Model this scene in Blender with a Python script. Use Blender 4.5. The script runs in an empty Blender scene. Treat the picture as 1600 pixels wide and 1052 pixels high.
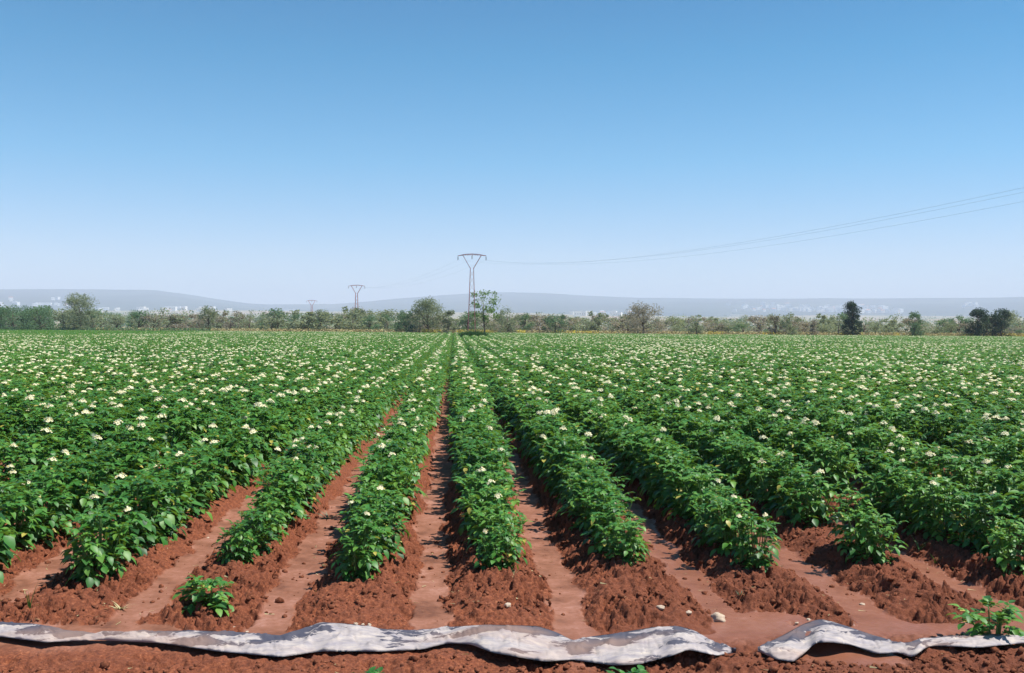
import bpy, math, random
import numpy as np
from mathutils import Matrix, Vector
sc = bpy.context.scene
COL = sc.collection
PI = math.pi
R = math.radians
rng = np.random.default_rng(7)
random.seed(7)

# ---------------------------------------------------------------- camera
F = 1600 * 35 / 36.0
CAMH = 1.65
YAW = math.atan(90 / F)
cam_d = bpy.data.cameras.new('camera')
cam = bpy.data.objects.new('camera', cam_d); COL.objects.link(cam)
cam_d.lens = 35; cam_d.sensor_width = 36; cam_d.clip_start = .05; cam_d.clip_end = 40000
MC = Matrix.Rotation(-YAW, 4, 'Z') @ Matrix.Rotation(R(90 - 0.61), 4, 'X') @ Matrix.Rotation(R(0.32), 4, 'Z')
cam.matrix_world = Matrix.Translation((0, 0, CAMH)) @ MC
sc.camera = cam
M3 = MC.to_3x3()

def ray(px, py):
    return M3 @ Vector(((px - 800) / F, (526 - py) / F, -1.0))
def at(px, py, z=0.0):
    d = ray(px, py); t = (z - CAMH) / d.z
    return Vector((d.x * t, d.y * t, z))
def at_y(px, py, Y):
    d = ray(px, py); t = Y / d.y
    return Vector((d.x * t, Y, CAMH + d.z * t))
def to_px(x, y, z):
    v = M3.transposed() @ Vector((x, y, z - CAMH))
    return 800 + F * v.x / -v.z, 526 - F * v.y / -v.z

# ---------------------------------------------------------------- tagging
def tag(o, label=None, cat=None, group=None, kind=None):
    if label: o['label'] = label
    if cat: o['category'] = cat
    if group: o['group'] = group
    if kind: o['kind'] = kind
    return o
def empty(name, loc=(0, 0, 0), rz=0, s=1):
    o = bpy.data.objects.new(name, None); COL.objects.link(o)
    o.location = loc; o.rotation_euler = (0, 0, rz)
    o.scale = (s, s, s) if not hasattr(s, '__len__') else s
    o.empty_display_size = .1
    return o
def link(name, me, parent=None, loc=(0, 0, 0), rz=0, s=1):
    o = bpy.data.objects.new(name, me); COL.objects.link(o)
    o.location = loc; o.rotation_euler = (0, 0, rz)
    o.scale = (s, s, s) if not hasattr(s, '__len__') else s
    o.parent = parent
    return o

class MB:
    """collects verts and faces for one mesh"""
    def __init__(s): s.v = []; s.f = []; s.m = []; s.n = 0
    def add(s, verts, faces, mi=0):
        verts = np.asarray(verts, float)
        s.v.append(verts)
        s.f += [tuple(i + s.n for i in f) for f in faces]
        s.m += [mi] * len(faces); s.n += len(verts)
    def mesh(s, name, mats, smooth=True):
        me = bpy.data.meshes.new(name)
        me.from_pydata(np.concatenate(s.v).tolist(), [], s.f)
        for m in mats: me.materials.append(m)
        me.polygons.foreach_set('material_index', s.m)
        if smooth: me.polygons.foreach_set('use_smooth', [True] * len(s.f))
        me.update()
        return me
    def tube(s, pts, rad, n=5, mi=0, cap=True):
        pts = [Vector(p) for p in pts]; V = []
        for i, p in enumerate(pts):
            t = (pts[min(i + 1, len(pts) - 1)] - pts[max(i - 1, 0)]).normalized()
            a = t.orthogonal().normalized() if i == 0 else (a - t * a.dot(t)).normalized()
            b = t.cross(a); r = rad[i] if hasattr(rad, '__len__') else rad
            for k in range(n):
                w = 2 * PI * k / n
                V.append(p + a * (r * math.cos(w)) + b * (r * math.sin(w)))
        Fc = []
        for i in range(len(pts) - 1):
            for k in range(n):
                Fc.append((i * n + k, i * n + (k + 1) % n, (i + 1) * n + (k + 1) % n, (i + 1) * n + k))
        if cap:
            Fc.append(tuple(range(n))[::-1]); Fc.append(tuple((len(pts) - 1) * n + k for k in range(n)))
        s.add([tuple(v) for v in V], Fc, mi)
    def bar(s, a, b, w, mi=0): s.tube([a, b], w / 1.414, 4, mi)

# ---------------------------------------------------------------- noise
def h2(ix, iy, seed):
    n = (ix.astype(np.int64) * 374761393 + iy.astype(np.int64) * 668265263 + seed * 974634777) & 0x7fffffff
    n = ((n ^ (n >> 13)) * 1274126177) & 0x7fffffff
    n = ((n ^ (n >> 15)) * 2246822519) & 0x7fffffff
    return ((n ^ (n >> 16)) & 0xffffff) / float(0xffffff)
def vnoise(x, y, seed=0):
    ix = np.floor(x); iy = np.floor(y); fx = x - ix; fy = y - iy
    fx = fx * fx * (3 - 2 * fx); fy = fy * fy * (3 - 2 * fy)
    a = h2(ix, iy, seed); b = h2(ix + 1, iy, seed); c = h2(ix, iy + 1, seed); d = h2(ix + 1, iy + 1, seed)
    return (a + (b - a) * fx) * (1 - fy) + (c + (d - c) * fx) * fy
def fbm(x, y, o=4, seed=0):
    s = 0; a = .5
    for k in range(o):
        s = s + a * vnoise(x * 2 ** k, y * 2 ** k, seed + k * 17); a *= .5
    return s / (1 - .5 ** o)
def worley(x, y, seed=0):
    ix = np.floor(x); iy = np.floor(y); F1 = np.full(x.shape, 9.); F2 = np.full(x.shape, 9.); rid = np.zeros(x.shape)
    for dx in (-1, 0, 1):
        for dy in (-1, 0, 1):
            cx = ix + dx; cy = iy + dy
            px = cx + .15 + .7 * h2(cx, cy, seed); py = cy + .15 + .7 * h2(cx, cy, seed + 5)
            d = (x - px) ** 2 + (y - py) ** 2
            m = d < F1
            F2 = np.where(m, F1, np.minimum(F2, d)); rid = np.where(m, h2(cx, cy, seed + 9), rid); F1 = np.where(m, d, F1)
    return np.sqrt(F1), np.sqrt(F2), rid
def sm(a, b, x):
    t = np.clip((x - a) / (b - a), 0, 1); return t * t * (3 - 2 * t)

# ---------------------------------------------------------------- ground shape
ROW0, SP = .27, .84
def edge(x): return 150 - .22 * x
HUMPS = []
for px_, py_, mw_, mh_ in ((1285, 990, .16, .055), (1065, 1004, .14, .045), (560, 998, .22, .035), (790, 1002, .25, .045), (690, 1030, .15, .045), (1520, 1003, .3, .025)):
    q_ = at(px_, py_, .05); HUMPS.append((q_.x, q_.y, mw_, mh_))
def ridge_ground(x, y):
    """low frequency: ridges and furrows. returns height, silt mask"""
    x = np.asarray(x, float); y = np.asarray(y, float)
    xw = x + .07 * (fbm(x * .7 + 3, y * .9, 2, 3) - .5) + .17 * (fbm(x * 3.6, y * 4.1, 4, 5) - .5)
    u = (xw - ROW0) / SP; k = np.round(u); t = np.abs(u - k) * SP
    hw = .345 + .05 * (h2(k, k * 0 + 2, 4) - .5)
    prof = 1 - sm(.10, hw + .01, t)
    endy = 5.36 + .16 * (h2(k, k * 0, 11) - .5) + .12 * (fbm(x * 3, y * 3, 2, 8) - .5)
    endy = endy + .45 * sm(.30, .40, t) + .3 * sm(.5, .75, fbm(x * 1.1 + 9, y * 0 + 2, 2, 14))
    e2 = sm(endy - .10, endy - .02, y); e = sm(endy - .14, endy + .18, y) * (.45 + .55 * sm(endy, endy + 1.1, y))
    near = 1 - sm(5.02, 5.30, y + .15 * (fbm(x * 1.7, y, 2, 31) - .5))
    H = .112 * (.85 + .3 * vnoise(x * .9, y * .9, 13)) * (1 - .25 * sm(-.8, -1.4, x))
    far = 1 - sm(edge(x) - 4, edge(x), y)
    wide = 1 - sm(14, 19, np.abs(x))
    h = H * prof * e * far * wide + .075 * (1 - wide) * far
    bump = fbm(x * 1.6, y * 2.2, 3, 41)
    mound = 0
    for mx, my, mw, mh in HUMPS: mound = np.maximum(mound, mh * np.exp(-((x - mx) / mw) ** 2 - ((y - my) / .13) ** 2))
    h = h + near * (.022 * sm(.42, .68, bump)) * (1 - sm(4.85, 5.0, y)) + mound * (y < 7)
    silt = (1 - sm(.0, .07, prof * e2 - .03 + .16 * (fbm(x * 9, y * 9, 4, 12) - .5))) * (1 - near) \
        + near * (1 - sm(.36, .5, bump + .12 * (fbm(x * 7, y * 7, 2, 55) - .5))) * sm(.3, 1.0, x) * .9
    return h, np.clip(silt, 0, 1) * far
def clods(x, y, silt):
    rough = 1 - silt
    wx = x + .02 * (fbm(x * 20, y * 20, 2, 1) - .5); wy = y + .02 * (fbm(x * 20 + 9, y * 20, 2, 1) - .5)
    F1, F2, r = worley(wx * 17, wy * 17, 2); a = np.clip(1 - F1 * 1.45, 0, 1) ** .5 * (.2 + 1.0 * r)
    F1b, F2b, rb = worley(wx * 36 + 4, wy * 36, 6); b = np.clip(1 - F1b * 1.4, 0, 1) ** .5 * (.2 + .9 * rb)
    F1d, F2d, rd = worley(wx * 62 + 4, wy * 62, 26); d = np.clip(1 - F1d * 1.4, 0, 1) ** .5 * (.2 + .9 * rd)
    F1c, F2c, rc = worley(wx * 8 + 1, wy * 8, 16); c = np.clip(1 - F1c * 1.5, 0, 1) ** .45 * np.clip(rc - .5, 0, 1) * 2
    n = fbm(x * 4, y * 4, 3, 77)
    amp = (.80 + .9 * sm(.35, .6, n)) * (1 + .35 * (1 - sm(5.6, 6.6, y)) * (y > 5.1))
    pit = sm(.53, .64, fbm(x * 24, y * 24, 3, 91)) * .034 * sm(.36, .5, n)
    fl = (1 - .6 * (1 - sm(.0, .06, np.abs(y - 5.20) - .13))) * (1 - .45 * (y < 5.1))
    return rough * (-.024 * amp * fl) + fl * rough * (amp * (.026 * a + .016 * b + .008 * d + .030 * c) - pit) + silt * (.006 * fbm(x * 6, y * 3, 4, 61) + .004 * fbm(x * 30, y * 30, 3, 62))
def far_h(x, y):
    r = np.sqrt(x * x + y * y)
    return -.5 * sm(160, 200, y) + 40 * sm(900, 3600, r) ** 1.0 * (.6 + .8 * fbm(x / 900, y / 900, 3, 5)) * (y > 0)
def gh(x, y):
    h, s = ridge_ground(np.array([x]), np.array([y])); return float(h[0])

def grow(start, step, ratio, end):
    o = [start]; s = step
    while o[-1] < end: s *= ratio; o.append(o[-1] + s)
    return o
xs = np.arange(-3.4, 4.4, .009)
xr = list(np.arange(4.4, 8, .028)) + list(np.arange(8, 20, .07)); xr += grow(xr[-1] + .07, .08, 1.14, 8800)
xl = list(np.arange(3.409, 8, .028)) + list(np.arange(8, 20, .07)); xl += grow(xl[-1] + .07, .08, 1.14, 8800)
X = np.array([-v for v in xl[::-1]] + list(xs) + xr)
yd = np.arange(4.3, 8.0, .009)
yf = grow(8.0, .010, 1.015, 8800)
yb = grow(0, .03, 1.16, 8800)
Y = np.array([4.3 - .009 - v for v in yb[::-1]] + list(yd) + yf)
GX, GY = np.meshgrid(X, Y); gx = GX.ravel(); gy = GY.ravel()
hh, silt = ridge_ground(gx, gy)
m = (gy > 3) & (gy < 40) & (np.abs(gx) < 22)
add = np.zeros_like(hh)
add[m] = clods(gx[m], gy[m], silt[m]) * (1 - sm(20, 38, gy[m]))
gz = hh + add + far_h(gx, gy)
nx, ny = len(X), len(Y)
me = bpy.data.meshes.new('ground')
N = nx * ny; me.vertices.add(N)
me.vertices.foreach_set('co', np.stack([gx, gy, gz], 1).astype(np.float32).ravel())
idx = np.arange(N).reshape(ny, nx)
q = np.stack([idx[:-1, :-1], idx[:-1, 1:], idx[1:, 1:], idx[1:, :-1]], -1).reshape(-1, 4)
nf = len(q); me.loops.add(nf * 4); me.polygons.add(nf)
me.loops.foreach_set('vertex_index', q.ravel().astype(np.int32))
me.polygons.foreach_set('loop_start', (np.arange(nf) * 4).astype(np.int32))
me.polygons.foreach_set('use_smooth', np.ones(nf, bool))
me.update()
at1 = me.attributes.new('silt', 'FLOAT', 'POINT'); at1.data.foreach_set('value', silt.astype(np.float32))
wet = np.clip(sm(.5, 1.4, gx) * .8 + sm(5.75, 5.3, gy) * .35 * sm(.2, .9, gx) + .3 * (fbm(gx * 1.2, gy * .9, 3, 70) - .5), 0, 1) * (gy < 30)
at2 = me.attributes.new('wet', 'FLOAT', 'POINT'); at2.data.foreach_set('value', wet.astype(np.float32))
fz = sm(-2, 1, gy - edge(gx)) * 1.0
at3 = me.attributes.new('beyond', 'FLOAT', 'POINT'); at3.data.foreach_set('value', fz.astype(np.float32))

# ---------------------------------------------------------------- materials
class NT:
    def __init__(s, name):
        s.mat = bpy.data.materials.new(name); s.mat.use_nodes = True
        s.t = s.mat.node_tree; s.t.nodes.clear()
        s.out = s.t.nodes.new('ShaderNodeOutputMaterial')
    def n(s, typ, ins=None, **kw):
        nd = s.t.nodes.new(typ)
        for k, v in kw.items(): setattr(nd, k, v)
        for k, v in (ins or {}).items():
            if hasattr(v, 'is_linked') or hasattr(v, 'links'): s.t.links.new(v, nd.inputs[k])
            else: nd.inputs[k].default_value = v
        return nd
    def mix(s, f, a, b, mode='MIX'):
        nd = s.t.nodes.new('ShaderNodeMix'); nd.data_type = 'RGBA'; nd.blend_type = mode
        for k, v in ((0, f), (6, a), (7, b)):
            if hasattr(v, 'links'): s.t.links.new(v, nd.inputs[k])
            else: nd.inputs[k].default_value = v if k == 0 else (*v, 1)[:4]
        return nd.outputs[2]
    def math(s, op, a, b=0.0, c=None, clamp=False):
        nd = s.t.nodes.new('ShaderNodeMath'); nd.operation = op; nd.use_clamp = clamp
        for k, v in enumerate((a, b) if c is None else (a, b, c)):
            if hasattr(v, 'links'): s.t.links.new(v, nd.inputs[k])
            else: nd.inputs[k].default_value = v
        return nd.outputs[0]
    def ramp(s, fac, stops):
        nd = s.t.nodes.new('ShaderNodeValToRGB'); e = nd.color_ramp.elements
        while len(e) < len(stops): e.new(.5)
        for el, (p, c) in zip(e, stops): el.position = p; el.color = (*c, 1)[:4] if hasattr(c, '__len__') else (c, c, c, 1)
        s.t.links.new(fac, nd.inputs[0]); return nd.outputs[0]
    def noise(s, scale, detail=4, rough=.55, vec=None, w='Fac'):
        nd = s.n('ShaderNodeTexNoise', {'Scale': scale, 'Detail': detail, 'Roughness': rough})
        if vec is not None: s.t.links.new(vec, nd.inputs['Vector'])
        return nd.outputs[w]
    def pos(s): return s.n('ShaderNodeNewGeometry').outputs['Position']
    def done(s, shader): s.t.links.new(shader, s.out.inputs['Surface']); return s.mat

def mat_ground():
    m = NT('red_soil'); P = m.pos()
    sl = m.n('ShaderNodeAttribute', attribute_name='silt').outputs['Fac']
    wt = m.n('ShaderNodeAttribute', attribute_name='wet').outputs['Fac']
    by = m.n('ShaderNodeAttribute', attribute_name='beyond').outputs['Fac']
    n1 = m.noise(55, 6, .65, P); n2 = m.noise(3.5, 4, .6, P); n3 = m.noise(260, 2, .6, P)
    soil = m.ramp(n1, [(.3, (.055, .017, .009)), (.47, (.165, .045, .019)), (.60, (.25, .078, .033)), (.76, (.43, .175, .088))])
    soil = m.mix(m.ramp(n2, [(.35, 0.0), (.65, .45)]), soil, (.155, .050, .026))
    soil = m.mix(m.math('MULTIPLY', wt, .55), soil, (.13, .040, .020))
    ns = m.noise(3.4, 6, .66, P); ns2 = m.noise(30, 5, .7, P)
    si = m.ramp(ns, [(.36, (.12, .046, .026)), (.46, (.21, .088, .052)), (.57, (.28, .125, .082)), (.70, (.36, .185, .138))])
    si = m.mix(m.ramp(ns2, [(.42, 0.0), (.62, .6)]), si, (.20, .074, .038))
    si = m.mix(m.math('MULTIPLY', wt, .6), si, (.23, .088, .052))
    c = m.mix(sl, soil, si)
    far = m.ramp(m.noise(.006, 5, .6, P), [(.35, (.11, .12, .05)), (.5, (.24, .21, .10)), (.65, (.32, .20, .13))])
    c = m.mix(by, c, far)
    b1 = m.n('ShaderNodeBump', {'Strength': 1.0, 'Distance': .010, 'Height': n1})
    b2 = m.n('ShaderNodeBump', {'Strength': .8, 'Distance': .003, 'Height': n3, 'Normal': b1.outputs[0]})
    bs = m.n('ShaderNodeBump', {'Strength': .5, 'Distance': .008, 'Height': ns2})
    nm = m.n('ShaderNodeMix', data_type='VECTOR'); m.t.links.new(sl, nm.inputs[0]); m.t.links.new(b2.outputs[0], nm.inputs[4]); m.t.links.new(bs.outputs[0], nm.inputs[5])
    ro = m.math('SUBTRACT', .92, m.math('MULTIPLY', m.math('MULTIPLY', sl, wt), .5), clamp=True)
    ro = m.math('SUBTRACT', ro, m.math('MULTIPLY', sl, .12))
    p = m.n('ShaderNodeBsdfPrincipled', {'Base Color': c, 'Roughness': ro, 'Normal': nm.outputs[1], 'Specular IOR Level': .3})
    return m.done(p.outputs[0])
def mat_clod():
    m = NT('soil_clods'); P = m.pos(); n1 = m.noise(60, 5, .65, P)
    c = m.ramp(n1, [(.3, (.075, .024, .012)), (.55, (.17, .056, .027)), (.75, (.32, .125, .068))])
    b = m.n('ShaderNodeBump', {'Strength': .8, 'Distance': .006, 'Height': n1})
    return m.done(m.n('ShaderNodeBsdfPrincipled', {'Base Color': c, 'Roughness': .95, 'Normal': b.outputs[0], 'Specular IOR Level': .2}).outputs[0])
def mat_leaf(name, dark, mid, light, trans=.25, rough=.42, spec=.45, nscale=.12, per_isl=.75, aged=False):
    m = NT(name); g = m.n('ShaderNodeNewGeometry'); P = g.outputs['Position']
    rnd = g.outputs['Random Per Island']; oi = m.n('ShaderNodeObjectInfo').outputs['Random']
    nz = m.noise(nscale, 3, .6, P)
    v = m.math('ADD', m.math('MULTIPLY', rnd, per_isl * .6), m.math('ADD', m.math('MULTIPLY', oi, .18), m.math('MULTIPLY', m.math('SUBTRACT', nz, .3), .5)))
    c = m.ramp(v, [(.12, dark), (.45, mid), (.88, light)])
    if aged: c = m.mix(m.math('GREATER_THAN', m.math('FRACT', m.math('MULTIPLY', rnd, 37.7)), .988), c, (.42, .38, .08))
    p = m.n('ShaderNodeBsdfPrincipled', {'Base Color': c, 'Roughness': rough, 'Specular IOR Level': spec})
    tc = m.mix(.5, c, (light[0] * 1.5, light[1] * 1.3, light[2] * .6))
    tr = m.n('ShaderNodeBsdfTranslucent', {'Color': tc})
    mx = m.n('ShaderNodeMixShader', {0: trans}); m.t.links.new(p.outputs[0], mx.inputs[1]); m.t.links.new(tr.outputs[0], mx.inputs[2])
    return m.done(mx.outputs[0])
def mat_plain(name, col, rough=.7, spec=.3, metal=0, var=.25, scale=8, bump=0):
    m = NT(name); co = m.n('ShaderNodeTexCoord').outputs['Object']
    n = m.noise(scale, 4, .6, co)
    c = m.mix(m.ramp(n, [(.3, 0.0), (.7, 1.0)]), tuple(v * (1 - var) for v in col), tuple(min(1, v * (1 + var)) for v in col))
    ins = {'Base Color': c, 'Roughness': rough, 'Specular IOR Level': spec, 'Metallic': metal}
    if bump: ins['Normal'] = m.n('ShaderNodeBump', {'Strength': .6, 'Distance': bump, 'Height': n}).outputs[0]
    return m.done(m.n('ShaderNodeBsdfPrincipled', ins).outputs[0])
def mat_petal():
    m = NT('white_petals')
    p = m.n('ShaderNodeBsdfPrincipled', {'Base Color': (.84, .79, .52, 1), 'Roughness': .6})
    t = m.n('ShaderNodeBsdfTranslucent', {'Color': (.85, .82, .6, 1)})
    x = m.n('ShaderNodeMixShader', {0: .3}); m.t.links.new(p.outputs[0], x.inputs[1]); m.t.links.new(t.outputs[0], x.inputs[2])
    return m.done(x.outputs[0])
def mat_plastic():
    m = NT('weathered_plastic'); P = m.pos()
    mp = m.n('ShaderNodeMapping', {'Vector': P, 'Scale': (1.0, 2.6, 1.5)}).outputs[0]
    n1 = m.noise(2.6, 6, .62, mp); n2 = m.noise(11, 5, .6, mp); n3 = m.noise(1.3, 3, .5, mp)
    sp = m.n('ShaderNodeMapping', {'Vector': P, 'Scale': (1.6, 5, 4)}).outputs[0]
    st = m.noise(7, 5, .65, sp)
    c = m.ramp(n2, [(.3, (.24, .215, .22)), (.52, (.37, .325, .31)), (.75, (.50, .435, .37))])
    c = m.mix(m.ramp(st, [(.46, 0.0), (.66, .55)]), c, (.24, .225, .27))
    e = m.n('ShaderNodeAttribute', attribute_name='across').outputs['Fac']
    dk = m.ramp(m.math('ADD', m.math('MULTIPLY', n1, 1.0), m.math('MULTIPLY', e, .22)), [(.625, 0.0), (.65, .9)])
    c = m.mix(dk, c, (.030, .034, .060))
    c = m.mix(m.ramp(n3, [(.47, 0.0), (.64, .45)]), c, (.36, .22, .15))
    b = m.n('ShaderNodeBump', {'Strength': .7, 'Distance': .008, 'Height': st})
    return m.done(m.n('ShaderNodeBsdfPrincipled', {'Base Color': c, 'Roughness': .72, 'Normal': b.outputs[0], 'Specular IOR Level': .25}).outputs[0])
def mat_hills():
    m = NT('hazed_hill_slopes'); P = m.pos()
    n = m.noise(.0022, 6, .65, P); n2 = m.noise(.012, 4, .6, P)
    c = m.ramp(n, [(.35, (.006, .030, .036)), (.50, (.018, .055, .060)), (.60, (.05, .085, .08)), (.72, (.16, .16, .13))])  # bluish slope tones carry part of the haze tint in the colour
    c = m.mix(m.ramp(n2, [(.4, 0.0), (.6, .6)]), c, (.008, .035, .042))
    return m.done(m.n('ShaderNodeBsdfPrincipled', {'Base Color': c, 'Roughness': 1.0, 'Specular IOR Level': 0.0}).outputs[0])

M = dict(
    ground=mat_ground(), clod=mat_clod(),
    leaf=mat_leaf('potato_leaf', (.012, .074, .015), (.054, .200, .029), (.220, .385, .062), .26, .48, .45, .12, .75, True),
    stem=mat_plain('potato_stem', (.10, .20, .05), .5),
    petal=mat_petal(), anther=mat_plain('yellow_anthers', (.80, .50, .04), .6),
    grass=mat_leaf('grass_blade', (.03, .10, .02), (.06, .19, .04), (.13, .28, .06), .2, .5),
    weed=mat_leaf('bluish_weed', (.05, .11, .08), (.10, .19, .13), (.20, .30, .20), .15, .6),
    dry=mat_leaf('withered_leaf', (.28, .24, .12), (.40, .36, .18), (.55, .50, .28), .15, .7),
    plastic=mat_plastic(), stone=mat_plain('pale_stone', (.46, .36, .27), .9, .2, 0, .25, 30, .003),
    rust=mat_plain('rusty_steel', (.55, .19, .19), .8, .2, .0, .3, 1.5),
    porcelain=mat_plain('dark_insulator', (.10, .09, .08), .3), cable=mat_plain('dull_cable', (.55, .60, .68), .5),
    bark=mat_plain('bark', (.13, .095, .07), .95, .1, 0, .35, 4),
    olive=mat_leaf('hazed_olive_grey_foliage', (.14, .185, .11), (.21, .26, .165), (.31, .36, .25), .38, .7, .2, .4),  # scrub belt leaf colours painted paler to add haze beyond the volume
    green=mat_leaf('green_foliage', (.06, .13, .07), (.10, .19, .10), (.16, .27, .13), .35, .65, .2, .4),
    dark=mat_leaf('dark_foliage', (.020, .045, .030), (.035, .07, .042), (.06, .11, .06), .2, .65, .2, .4),
    brown=mat_leaf('dry_brown_foliage', (.18, .17, .14), (.26, .24, .20), (.38, .36, .31), .35, .75, .15, .4),
    fresh=mat_leaf('fresh_foliage', (.06, .13, .03), (.12, .22, .05), (.22, .34, .09), .3, .6, .2, .4),
    yellow=mat_leaf('yellow_blossom', (.40, .34, .04), (.65, .54, .05), (.80, .66, .08), .15, .7, .2, 1),
    straw=mat_leaf('straw_grass', (.26, .22, .10), (.42, .36, .18), (.55, .48, .28), .15, .8, .1, 1),
    wall=mat_plain('whitewash', (.88, .86, .82), .9, .1, 0, .04, .3), roof=mat_plain('clay_roof', (.42, .20, .13), .9, .1, 0, .2, .3),
    clump=mat_leaf('dark_grass', (.012, .06, .02), (.025, .10, .03), (.06, .17, .05), .2, .6, .3, .4),
    glass=mat_plain('dark_window', (.05, .06, .08), .2), hills=mat_hills(),
)
me.materials.append(M['ground'])
ground = link('ground', me); tag(ground, 'red soil field with ridges and smooth silted furrows', 'ground', kind='structure')

# ---------------------------------------------------------------- potato plants
def basis(d, up=(0, 0, 1)):
    d = np.array(d, float); d /= np.linalg.norm(d) + 1e-9
    s = np.cross(d, up); n = np.linalg.norm(s)
    s = np.array([1., 0, 0]) if n < 1e-4 else s / n
    u = np.cross(s, d); return d, s, u
def leaflet(mb, p, d, L, W, droop, fold, roll, lod, mi=0):
    d, s, u = basis(d)
    c, sn = math.cos(roll), math.sin(roll); s, u = s * c + u * sn, u * c - s * sn
    if lod: prof = [(0, 0), (.42, .5), (1, 0)]
    else: prof = [(0, .04), (.18, .36), (.42, .5), (.72, .33), (1, 0)]
    V = []; Fc = []; rows = []
    for a, w in prof:
        ctr = p + d * (a * L) - u * (droop * L * a * a)
        if w < .01: V.append(ctr); rows.append((len(V) - 1,))
        else:
            o = u * (fold * w * W) + d * 0
            V += [ctr - s * (w * W) + o, ctr, ctr + s * (w * W) + o]
            rows.append((len(V) - 3, len(V) - 2, len(V) - 1))
    for r0, r1 in zip(rows, rows[1:]):
        if len(r0) == 1 and len(r1) == 3: Fc += [(r0[0], r1[1], r1[0]), (r0[0], r1[2], r1[1])]
        elif len(r1) == 1: Fc += [(r0[0], r0[1], r1[0]), (r0[1], r0[2], r1[0])]
        else: Fc += [(r0[0], r0[1], r1[1], r1[0]), (r0[1], r0[2], r1[2], r1[1])]
    mb.add(V, Fc, mi)
def comp_leaf(mb, p, az, el, L, r, lod, size=1.0, mi=0):
    """pinnate potato leaf: arching rachis, paired leaflets and a larger end leaflet"""
    d = np.array([math.cos(az) * math.cos(el), math.sin(az) * math.cos(el), math.sin(el)])
    side = np.array([-math.sin(az), math.cos(az), 0])
    n = 3 if lod else 4
    pts = []; q = np.array(p, float); dd = d.copy(); bend = r.uniform(.25, .6)
    for i in range(n + 1):
        pts.append(q.copy()); dd = dd + np.array([0, 0, -bend / n * 1.3]); dd /= np.linalg.norm(dd); q = q + dd * (L / n)
    if not lod:
        w = .0022
        V = []; [V.extend([a - side * w, a + side * w]) for a in pts]
        mb.add(V, [(2 * i, 2 * i + 1, 2 * i + 3, 2 * i + 2) for i in range(n)], mi)
    up = r.uniform(-.1, .35)
    for i in range(1, n):
        t = i / n; ll = (.040 + .030 * t) * size * r.uniform(.85, 1.15)
        for sgn in (-1, 1):
            dv = dd_at(pts, i) * .55 + side * sgn * .85 + np.array([0, 0, up + r.uniform(-.25, .25)])
            leaflet(mb, pts[i], dv, ll, ll * .62, r.uniform(.1, .5), r.uniform(.1, .5), r.uniform(-.5, .5), lod, mi)
    ll = .082 * size * r.uniform(.85, 1.2)
    leaflet(mb, pts[-1], dd + np.array([0, 0, r.uniform(-.2, .2)]), ll, ll * .66, r.uniform(.15, .5), r.uniform(.1, .4), r.uniform(-.3, .3), lod, mi)
def dd_at(pts, i):
    v = pts[i + 1] - pts[i - 1]; return v / (np.linalg.norm(v) + 1e-9)

def plant(seed, H=.42, Rr=.28, stems=9, lod=0, nleaf=6, size=1.0, low=.02):
    r = random.Random(seed); fb = MB(); sb = MB(); tops = []
    for s_ in range(stems):
        az = 2 * PI * (s_ + r.uniform(-.35, .35)) / stems; out = Rr * r.uniform(.15, .72); h = H * r.uniform(.72, 1.05)
        if s_ % 3 == 0: out *= .35; h = H * r.uniform(.95, 1.1)
        c, sn = math.cos(az), math.sin(az); pts = []
        for i in range(5):
            t = i / 4; rr = .02 + out * (t ** .8); pts.append((c * rr, sn * rr, h * (t ** 1.15) - .02))
        sb.tube(pts, [.006, .0055, .005, .004, .003], 4 if not lod else 3, 0, False)
        tops.append(pts[-1])
        for k in range(nleaf):
            t = low + (1 - low) * (k + r.random() * .6) / nleaf; t = min(t, 1); i = min(int(t * 4), 3); f = t * 4 - i
            p = np.array(pts[i]) * (1 - f) + np.array(pts[i + 1]) * f
            la = az + k * 2.4 + r.uniform(-.5, .5)
            if t < .65: la = az + r.uniform(-1.2, 1.2)
            el = r.uniform(.0, .5) + .5 * (t - .5) - (.2 if t < .35 else 0)
            comp_leaf(fb, p, la, el, (.15 - .06 * t) * r.uniform(.8, 1.15) * size, r, lod, size * (1.16 - .28 * t))
        for k in range(3):
            comp_leaf(fb, pts[-1], r.uniform(0, 2 * PI), r.uniform(.5, 1.1), .07 * size, r, lod, size * .72)
    return fb, sb, tops
def flower_mb(seed, mb, p=(0, 0, 0), n=6, lod=0, m0=0, big=1.0):
    r = random.Random(seed); p = np.array(p, float)
    if not lod: mb.tube([p + (0, 0, -.09), p + (.003, 0, -.04), p], .0022, 3, m0 + 2, False)
    for i in range(n):
        a = 2 * PI * i / n + r.uniform(-.3, .3); rr = (.012 + .020 * r.random()) * big if i else 0
        c = p + np.array([math.cos(a) * rr, math.sin(a) * rr, .006 + .018 * r.random()])
        nrm = np.array([math.cos(a) * .8, math.sin(a) * .8, r.uniform(.4, 1.1)])
        d, s, u = basis(nrm, (0.01, .02, 1)); w = .0175 * big * r.uniform(.85, 1.15)
        V = [c]; K = 10
        for k in range(K):
            g = 2 * PI * k / K; q = w if k % 2 == 0 else w * .72
            V.append(c + s * (q * math.cos(g)) + u * (q * math.sin(g)) + d * (.003 if k % 2 == 0 else -.001))
        mb.add(V, [(0, 1 + k, 1 + (k + 1) % K) for k in range(K)], m0)
        if not lod:
            mb.add([c + s * .0035, c - s * .0018 + u * .003, c - s * .0018 - u * .003, c + d * .010], [(0, 1, 3), (1, 2, 3), (2, 0, 3)], m0 + 1)
    return mb

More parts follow.
